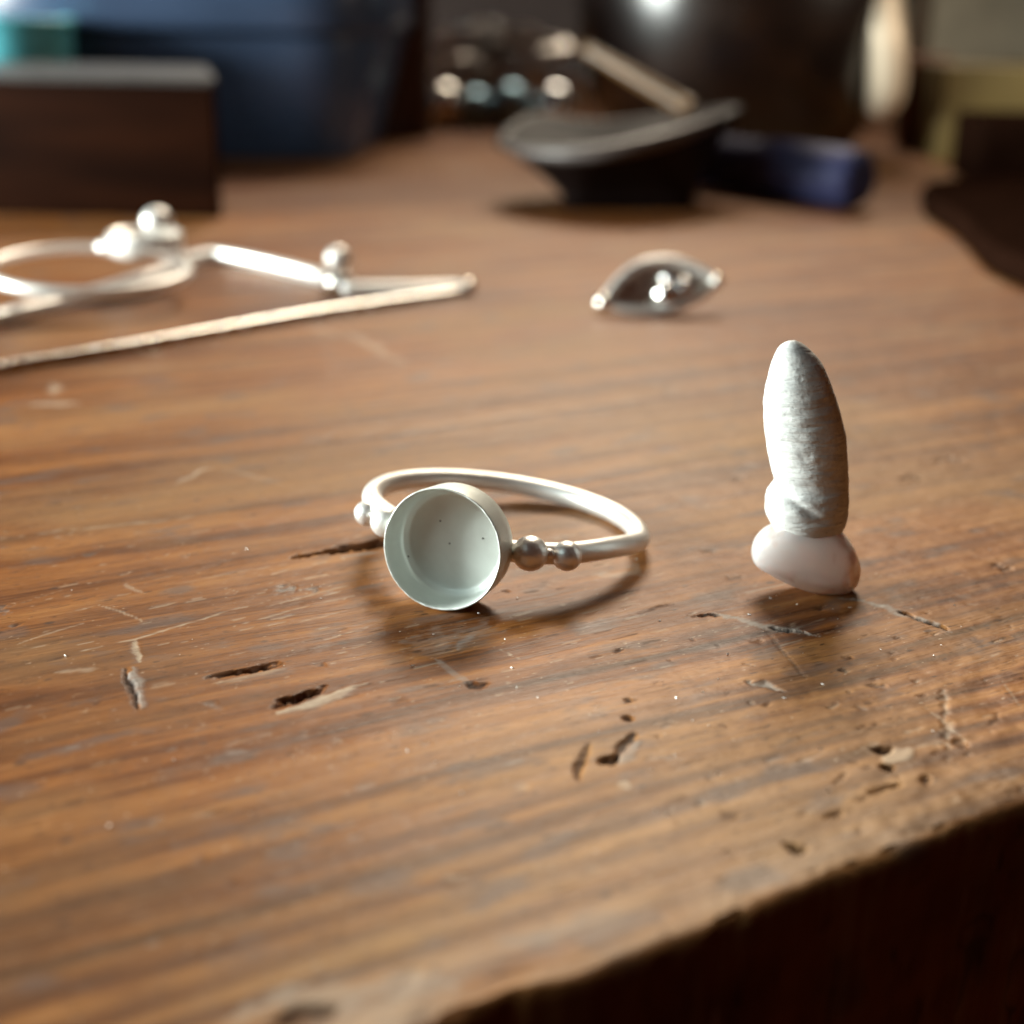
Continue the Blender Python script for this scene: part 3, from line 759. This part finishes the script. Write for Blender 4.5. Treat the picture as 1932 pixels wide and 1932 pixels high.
M_GLARE = plain('cyan_glare', (0.20, 0.86, 1.0), 0.4, var=0.06, vscale=0.4)  # added shape, its cyan stands in for glare on the tub
cc = V(18, 200, 33.6); cc[2] = 0
glare_o = thing('tub_glare_shape', 'added pale cyan shape in place of the glare on the blue tub', 'glare_shape', cc)
hz = V(0, 34, 33.6)[2]
mesh_obj('body', *lathe(cc, [(0, 0.0), (1.25, 0.0), (1.4, 0.1), (1.55, hz - 0.2), (1.53, hz), (1.45, hz - 0.02), (1.3, 0.3), (0, 0.3)], 64), M_GLARE, glare_o)
mesh_obj('rim', *tube(np.array([cc + [1.56 * math.cos(q), 1.56 * math.sin(q), hz - 0.06] for q in np.linspace(0, 2 * np.pi, 64, endpoint=False)]), 0.09, 12, closed=True), M_GLARE, glare_o)

# ------------------------------------------------------------------ upright board and things at the back
M_POST = plain('reddish_brown_wood', (0.055, 0.024, 0.015), 0.55, var=0.3, vscale=0.5)
a0 = T(702, 262); a1 = T(800, 262)
pst = mesh_obj('upright_board', *prism(rounded([(a0[0], a0[1]), (a1[0], a1[1]), (a1[0] + .2, a1[1] + 1.2), (a0[0] + .2, a0[1] + 1.2)], 0.15, 4), 0, 9.5, 0.08), M_POST)
tag(pst, 'dull reddish brown wooden board standing upright just right of the blue tub', 'board')

M_BLUEMETAL = silver('bluish_steel', 0.3, (0.28, 0.42, 0.50), 1.0, 0.05)
M_FOIL = silver('dull_foil', 0.42, (0.62, 0.58, 0.54), 1.0, 0.2)
# silver beads and crumpled foil
for k, (px, py, r, lab) in enumerate([(840, 178, 0.70, 'leftmost blurred silver ball beside the upright board, with a cream glint'), (897, 192, 0.62, 'blurred silver ball with a blue glint next to the leftmost ball'),
                                  (965, 198, 0.72, 'broad blurred silver ball with a blue glint, between two others behind the dish'), (1048, 190, 0.72, 'brightest blurred silver ball with a cream glint, right end of the row behind the dish')]):
    y = 46.0
    c = V(px, py, y); c[2] = r
    b = mesh_obj('silver_ball', *sphere(c, r, 40, 24), (M_SHINY if k == 3 else M_STRIP if k == 0 else M_BLUEMETAL), loc=(float(c[0]), float(c[1]), 0.0))
    tag(b, lab, 'ball', 'silver balls in a row behind the dark dish')
fc = V(935, 120, 49.0)
u_ = np.linspace(0, 2 * np.pi, 22, endpoint=False); w_ = np.linspace(0.02, np.pi - 0.02, 13)
U, Wd = np.meshgrid(u_, w_, indexing='ij')
d3 = np.stack([np.cos(U) * np.sin(Wd), np.sin(U) * np.sin(Wd), np.cos(Wd)], -1)
rr = 1 + (rng.random(U.shape) - 0.5) * 0.9
P = np.array([fc[0], 49.0, 2.1]) + d3 * rr[..., None] * np.array([1.9, 1.2, 0.85])
P[..., 2] = np.maximum(P[..., 2], 0.02)
fo = mesh_obj('crumpled_foil', P.reshape(-1, 3), grid_faces(22, 13, wrap_u=True), M_FOIL, smooth=False, loc=(float(fc[0]), 49.0, 0.0))
tag(fo, 'crumpled lump of shiny silver foil behind the row of silver balls', 'foil')

# dark boat shaped dish on a foot
M_DISH = plain('dark_glazed_clay', (0.009, 0.005, 0.0045), 0.5, spec=0.15, var=0.2, vscale=0.8)
def boat(y0):
    n = 72
    foot = rounded([(0.85, 27.9), (3.55, 28.2), (3.6, 30.6), (0.95, 30.4)], 0.5, 18)
    n = len(foot)
    lt = V(935, 268, 29.0); rt = V(1403, 201, 29.5); nm = V(1130, 290, 27.0); bm = V(1130, 228, 31.2); nm2 = V(1280, 255, 27.6); bm2 = V(1270, 215, 31.2)
    rim = smooth_line([lt, V(1000, 290, 27.7), nm, nm2, rt, bm2, bm, V(1000, 215, 31.0)], n, closed=True)
    # start both loops at the same heading
    def order(o):
        c = o[:, :2].mean(0); a = np.arctan2(o[:, 1] - c[1], o[:, 0] - c[0])
        if np.sum(np.unwrap(a)[-1] - np.unwrap(a)[0]) < 0: o = o[::-1]; a = a[::-1]
        return np.roll(o, -int(np.argmin(a)), 0)
    foot3 = order(np.column_stack([foot, np.zeros(n)])); rim = order(rim)
    c = rim.mean(0)
    lay = [foot3.mean(0) + (foot3 - foot3.mean(0)) * 0.02, foot3 * [1, 1, 1], foot3 + [0, 0, 0.25]]
    for k in (0.25, 0.5, 0.75, 0.93, 1.0):
        q = k ** 1.3
        l = (foot3 + [0, 0, 0.25]) * (1 - q) + rim * q
        l[:, 2] = (0.25) * (1 - k) + rim[:, 2] * k
        lay.append(l)
    inn = rim + (c - rim) * 0.045 ; inn[:, 2] = rim[:, 2] + 0.02; lay.append(inn)
    inn = rim + (c - rim) * 0.085; inn[:, 2] = rim[:, 2] - 0.05; lay.append(inn)
    for k, zf in ((0.3, 0.6), (0.6, 0.36), (0.98, 0.3)):
        l = rim + (c - rim) * k; l[:, 2] = rim[:, 2] * (1 - k) * 0.9 + zf * k + 0.05; lay.append(l)
    P = np.array(lay)
    return P.reshape(-1, 3), grid_faces(len(lay), n, wrap_v=True)[:, ::-1]
v, f = boat(28)
dish = mesh_obj('boat_dish', v, f, M_DISH, loc=(2.2, 29.2, 0.0))
M_LIP_LIGHT = plain('lip_highlight', (0.10, 0.085, 0.08), 0.4, var=0.2)  # lighter than the dish: rim highlight put into the colour
lipn = smooth_line([V(945, 272, 28.9), V(1000, 288, 27.75), V(1130, 288, 27.0), V(1280, 254, 27.6), V(1392, 208, 29.4)], 50)
mesh_obj('lip', *tube(lipn, 0.05 + 0.11 * np.sin(np.linspace(0.15, 3.0, 50)), 14), M_LIP_LIGHT, dish)
tag(dish, 'dark boat shaped dish with an upturned pointed lip on a narrow foot', 'dish')
M_STICK = plain('golden_brown_wood', (0.14, 0.075, 0.03), 0.35, var=0.25, vscale=1.0)
p0 = V(1092, 84, 33.2); p1 = V(1302, 206, 31.6)
stk = mesh_obj('wooden_stick', *tube(np.linspace(p0, p1, 12), np.linspace(0.13, 0.22, 12), 16), M_STICK, loc=tuple(float(a) for a in p1))
tag(stk, 'slim golden brown wooden stick slanting out of the dark dish against the big jar', 'stick')

# blue pen lying behind the dish
M_PEN = plain('dark_blue_plastic', (0.036, 0.040, 0.105), 0.6, spec=0.25, var=0.1)
pr = T(1610, 405, 0.0); q0 = np.array([6.85, 28.4, 0.62]); q1 = np.array([2.6, 33.6, 0.62])
pen = thing('marker_pen', 'thick dark blue marker pen lying behind and right of the dark dish', 'pen', (q0[0], q0[1], 0))
dr = (q1 - q0) / np.linalg.norm(q1 - q0)
sL = np.array([0, .02, .08, .2, .4, .6, 2.4]); rL = np.array([.02, .3, .48, .56, .6, .61, .62])
mesh_obj('cap', *tube(q0 + dr * sL[:, None], rL, 36), M_PEN, pen)
mesh_obj('barrel', *tube(q0 + dr * np.array([2.4, 2.45, 6.5, 6.7])[:, None], [0.5, 0.57, 0.57, 0.5], 36), M_PEN, pen)

# big dark round jar
M_JAR = plain('dark_brown_glazed_jar', (0.006, 0.0025, 0.0015), 0.26, spec=1.0, var=0.2, vscale=0.3)
jc = np.array([V(1385, 200, 41.0)[0], 41.0, 0.0])
jar = thing('round_jar', 'big dark glossy round jar with an added cream strap as edge highlight standing behind the boat shaped dish', 'jar', jc)
rj = abs(V(1712, 0, 41.0)[0] - jc[0])
prof = [(0, 0), (rj * 0.62, 0), (rj * 0.70, 0.12), (rj * 0.83, 0.9), (rj * 0.93, 2.0), (rj * 0.985, 3.2), (rj, 4.4), (rj * 0.98, 5.6), (rj * 0.9, 7.0), (rj * 0.74, 8.3), (rj * 0.6, 9.0), (rj * 0.56, 9.3)]
pp = smooth_line([(a_, b_, 0) for a_, b_ in prof], 60)[:, :2]
mesh_obj('body', *lathe(jc, np.abs(pp), 96), M_JAR, jar)
mesh_obj('neck', *lathe(jc, [(rj * 0.55, 9.25), (rj * 0.55, 10.2), (rj * 0.6, 10.3), (rj * 0.6, 10.6), (rj * 0.5, 10.6), (rj * 0.5, 9.0)], 64), M_JAR, jar)

M_HIGHLIGHT = plain('cream_highlight', (0.85, 0.70, 0.52), 0.45, metal=0.25, var=0.06)  # added strap, its cream stands in for the jar's edge highlight
hp = smooth_line([V(1630, -190, 39.6), V(1650, -90, 38.6), V(1662, 20, 37.9), V(1672, 100, 37.7), V(1672, 170, 37.9), V(1655, 200, 38.8)], 40)
mesh_obj('highlight_strap', *tube(hp, np.linspace(0.62, 0.46, 40), 24), M_HIGHLIGHT, jar)

# things at the right back
M_OCHRE = plain('orange_brown_wood', (0.16, 0.052, 0.016), 0.5, var=0.3)
a0 = T(1690, 282); 
b_ = mesh_obj('wooden_post', *prism(rounded([(a0[0], a0[1]), (a0[0] + 1.2, a0[1]), (a0[0] + 1.4, a0[1] + 1.2), (a0[0] + .2, a0[1] + 1.2)], 0.1, 4), 0, V(1735, 105, a0[1])[2], 0.06, taper=0.12), M_OCHRE)
tag(b_, 'orange brown wooden post standing close to the right side of the big jar', 'post')
M_OLIVE = plain('olive_card', (0.15, 0.105, 0.032), 0.6, var=0.25, vscale=0.4)
a0 = T(1765, 305)
b_ = mesh_obj('card_box', *prism(rounded([(a0[0], a0[1]), (a0[0] + 6, a0[1] - 0.3), (a0[0] + 6.2, a0[1] + 4), (a0[0] + .3, a0[1] + 4)], 0.1, 4), 0, V(1850, 125, a0[1])[2], 0.06), M_OLIVE)
tag(b_, 'olive yellow card box standing at the right back corner of the bench', 'box')
M_GREY = plain('grey_green_paper', (0.48, 0.50, 0.42), 0.6, var=0.35, vscale=0.35)
a0 = T(1730, 262)
b_ = mesh_obj('paper_stack', *prism(rounded([(a0[0], a0[1]), (a0[0] + 12, a0[1] - 0.5), (a0[0] + 12, a0[1] + 5), (a0[0] + .3, a0[1] + 5)], 0.1, 4), 0, 9.0, 0.06), M_GREY)
tag(b_, 'tall grey green carton behind the olive card box', 'carton')
M_BLACK = plain('black_leather', (0.012, 0.005, 0.003), 0.9, spec=0.0, var=0.3, bump=0.2, bscale=6)
a0 = T(1842, 352)
b_ = mesh_obj('black_case', *prism(rounded([(a0[0], a0[1]), (a0[0] + 6, a0[1] - 0.4), (a0[0] + 6, a0[1] + 3), (a0[0] + .2, a0[1] + 3)], 0.25, 5), 0, V(1860, 225, a0[1])[2], 0.12), M_BLACK)
tag(b_, 'small black case standing in front of the olive card box', 'case')
ol = smooth_line([(8.0, 28.2, 0), (7.75, 25, 0), (7.3, 21.2, 0), (8.4, 18.6, 0), (12, 19, 0), (15, 24, 0), (14, 29.5, 0), (11, 31.2, 0), (8.8, 30.4, 0)], 60, closed=True)[:, :2]
b_ = mesh_obj('leather_pouch', *prism(ol, 0, 0.45, 0.16), M_BLACK)
tag(b_, 'flat dark brown leather pouch lying at the right edge of the bench', 'pouch')

# tiny silver filings and crumbs scattered on the bench
fv = []; ff = []
for k in range(80):
    if k < 55:
        c = T(rng.normal(900, 420), rng.uniform(1020, 1560))
    else:
        c = T(rng.uniform(1200, 1900), rng.uniform(980, 1500))
    r = rng.uniform(0.003, 0.0075); an = rng.uniform(0, np.pi); el = rng.uniform(1, 3)
    u1 = np.array([np.cos(an), np.sin(an), 0]) * r * el; u2 = np.array([-np.sin(an), np.cos(an), 0]) * r
    n0 = len(fv); h = r * rng.uniform(0.3, 0.9); z0 = np.array([0, 0, 0.003])
    fv += [c + u1 + z0, c + u2 + z0, c - u1 + z0, c - u2 + z0, c + np.array([0, 0, h]) + u1 * .5 + z0, c + np.array([0, 0, h * 1.2]) - u1 * .5 + u2 * .3 + z0]
    ff += [[n0, n0 + 1, n0 + 4], [n0 + 1, n0 + 5, n0 + 4], [n0 + 1, n0 + 2, n0 + 5], [n0 + 2, n0 + 3, n0 + 5], [n0 + 3, n0 + 4, n0 + 5], [n0 + 3, n0, n0 + 4]]
fil = mesh_obj('silver_filings', np.array(fv), ff, M_PALE, smooth=False, loc=(0.0, 9.0, 0.0))
fil['kind'] = 'stuff'
tag(fil, 'tiny bright metal filings and crumbs scattered over the bench around the ring', 'filings')
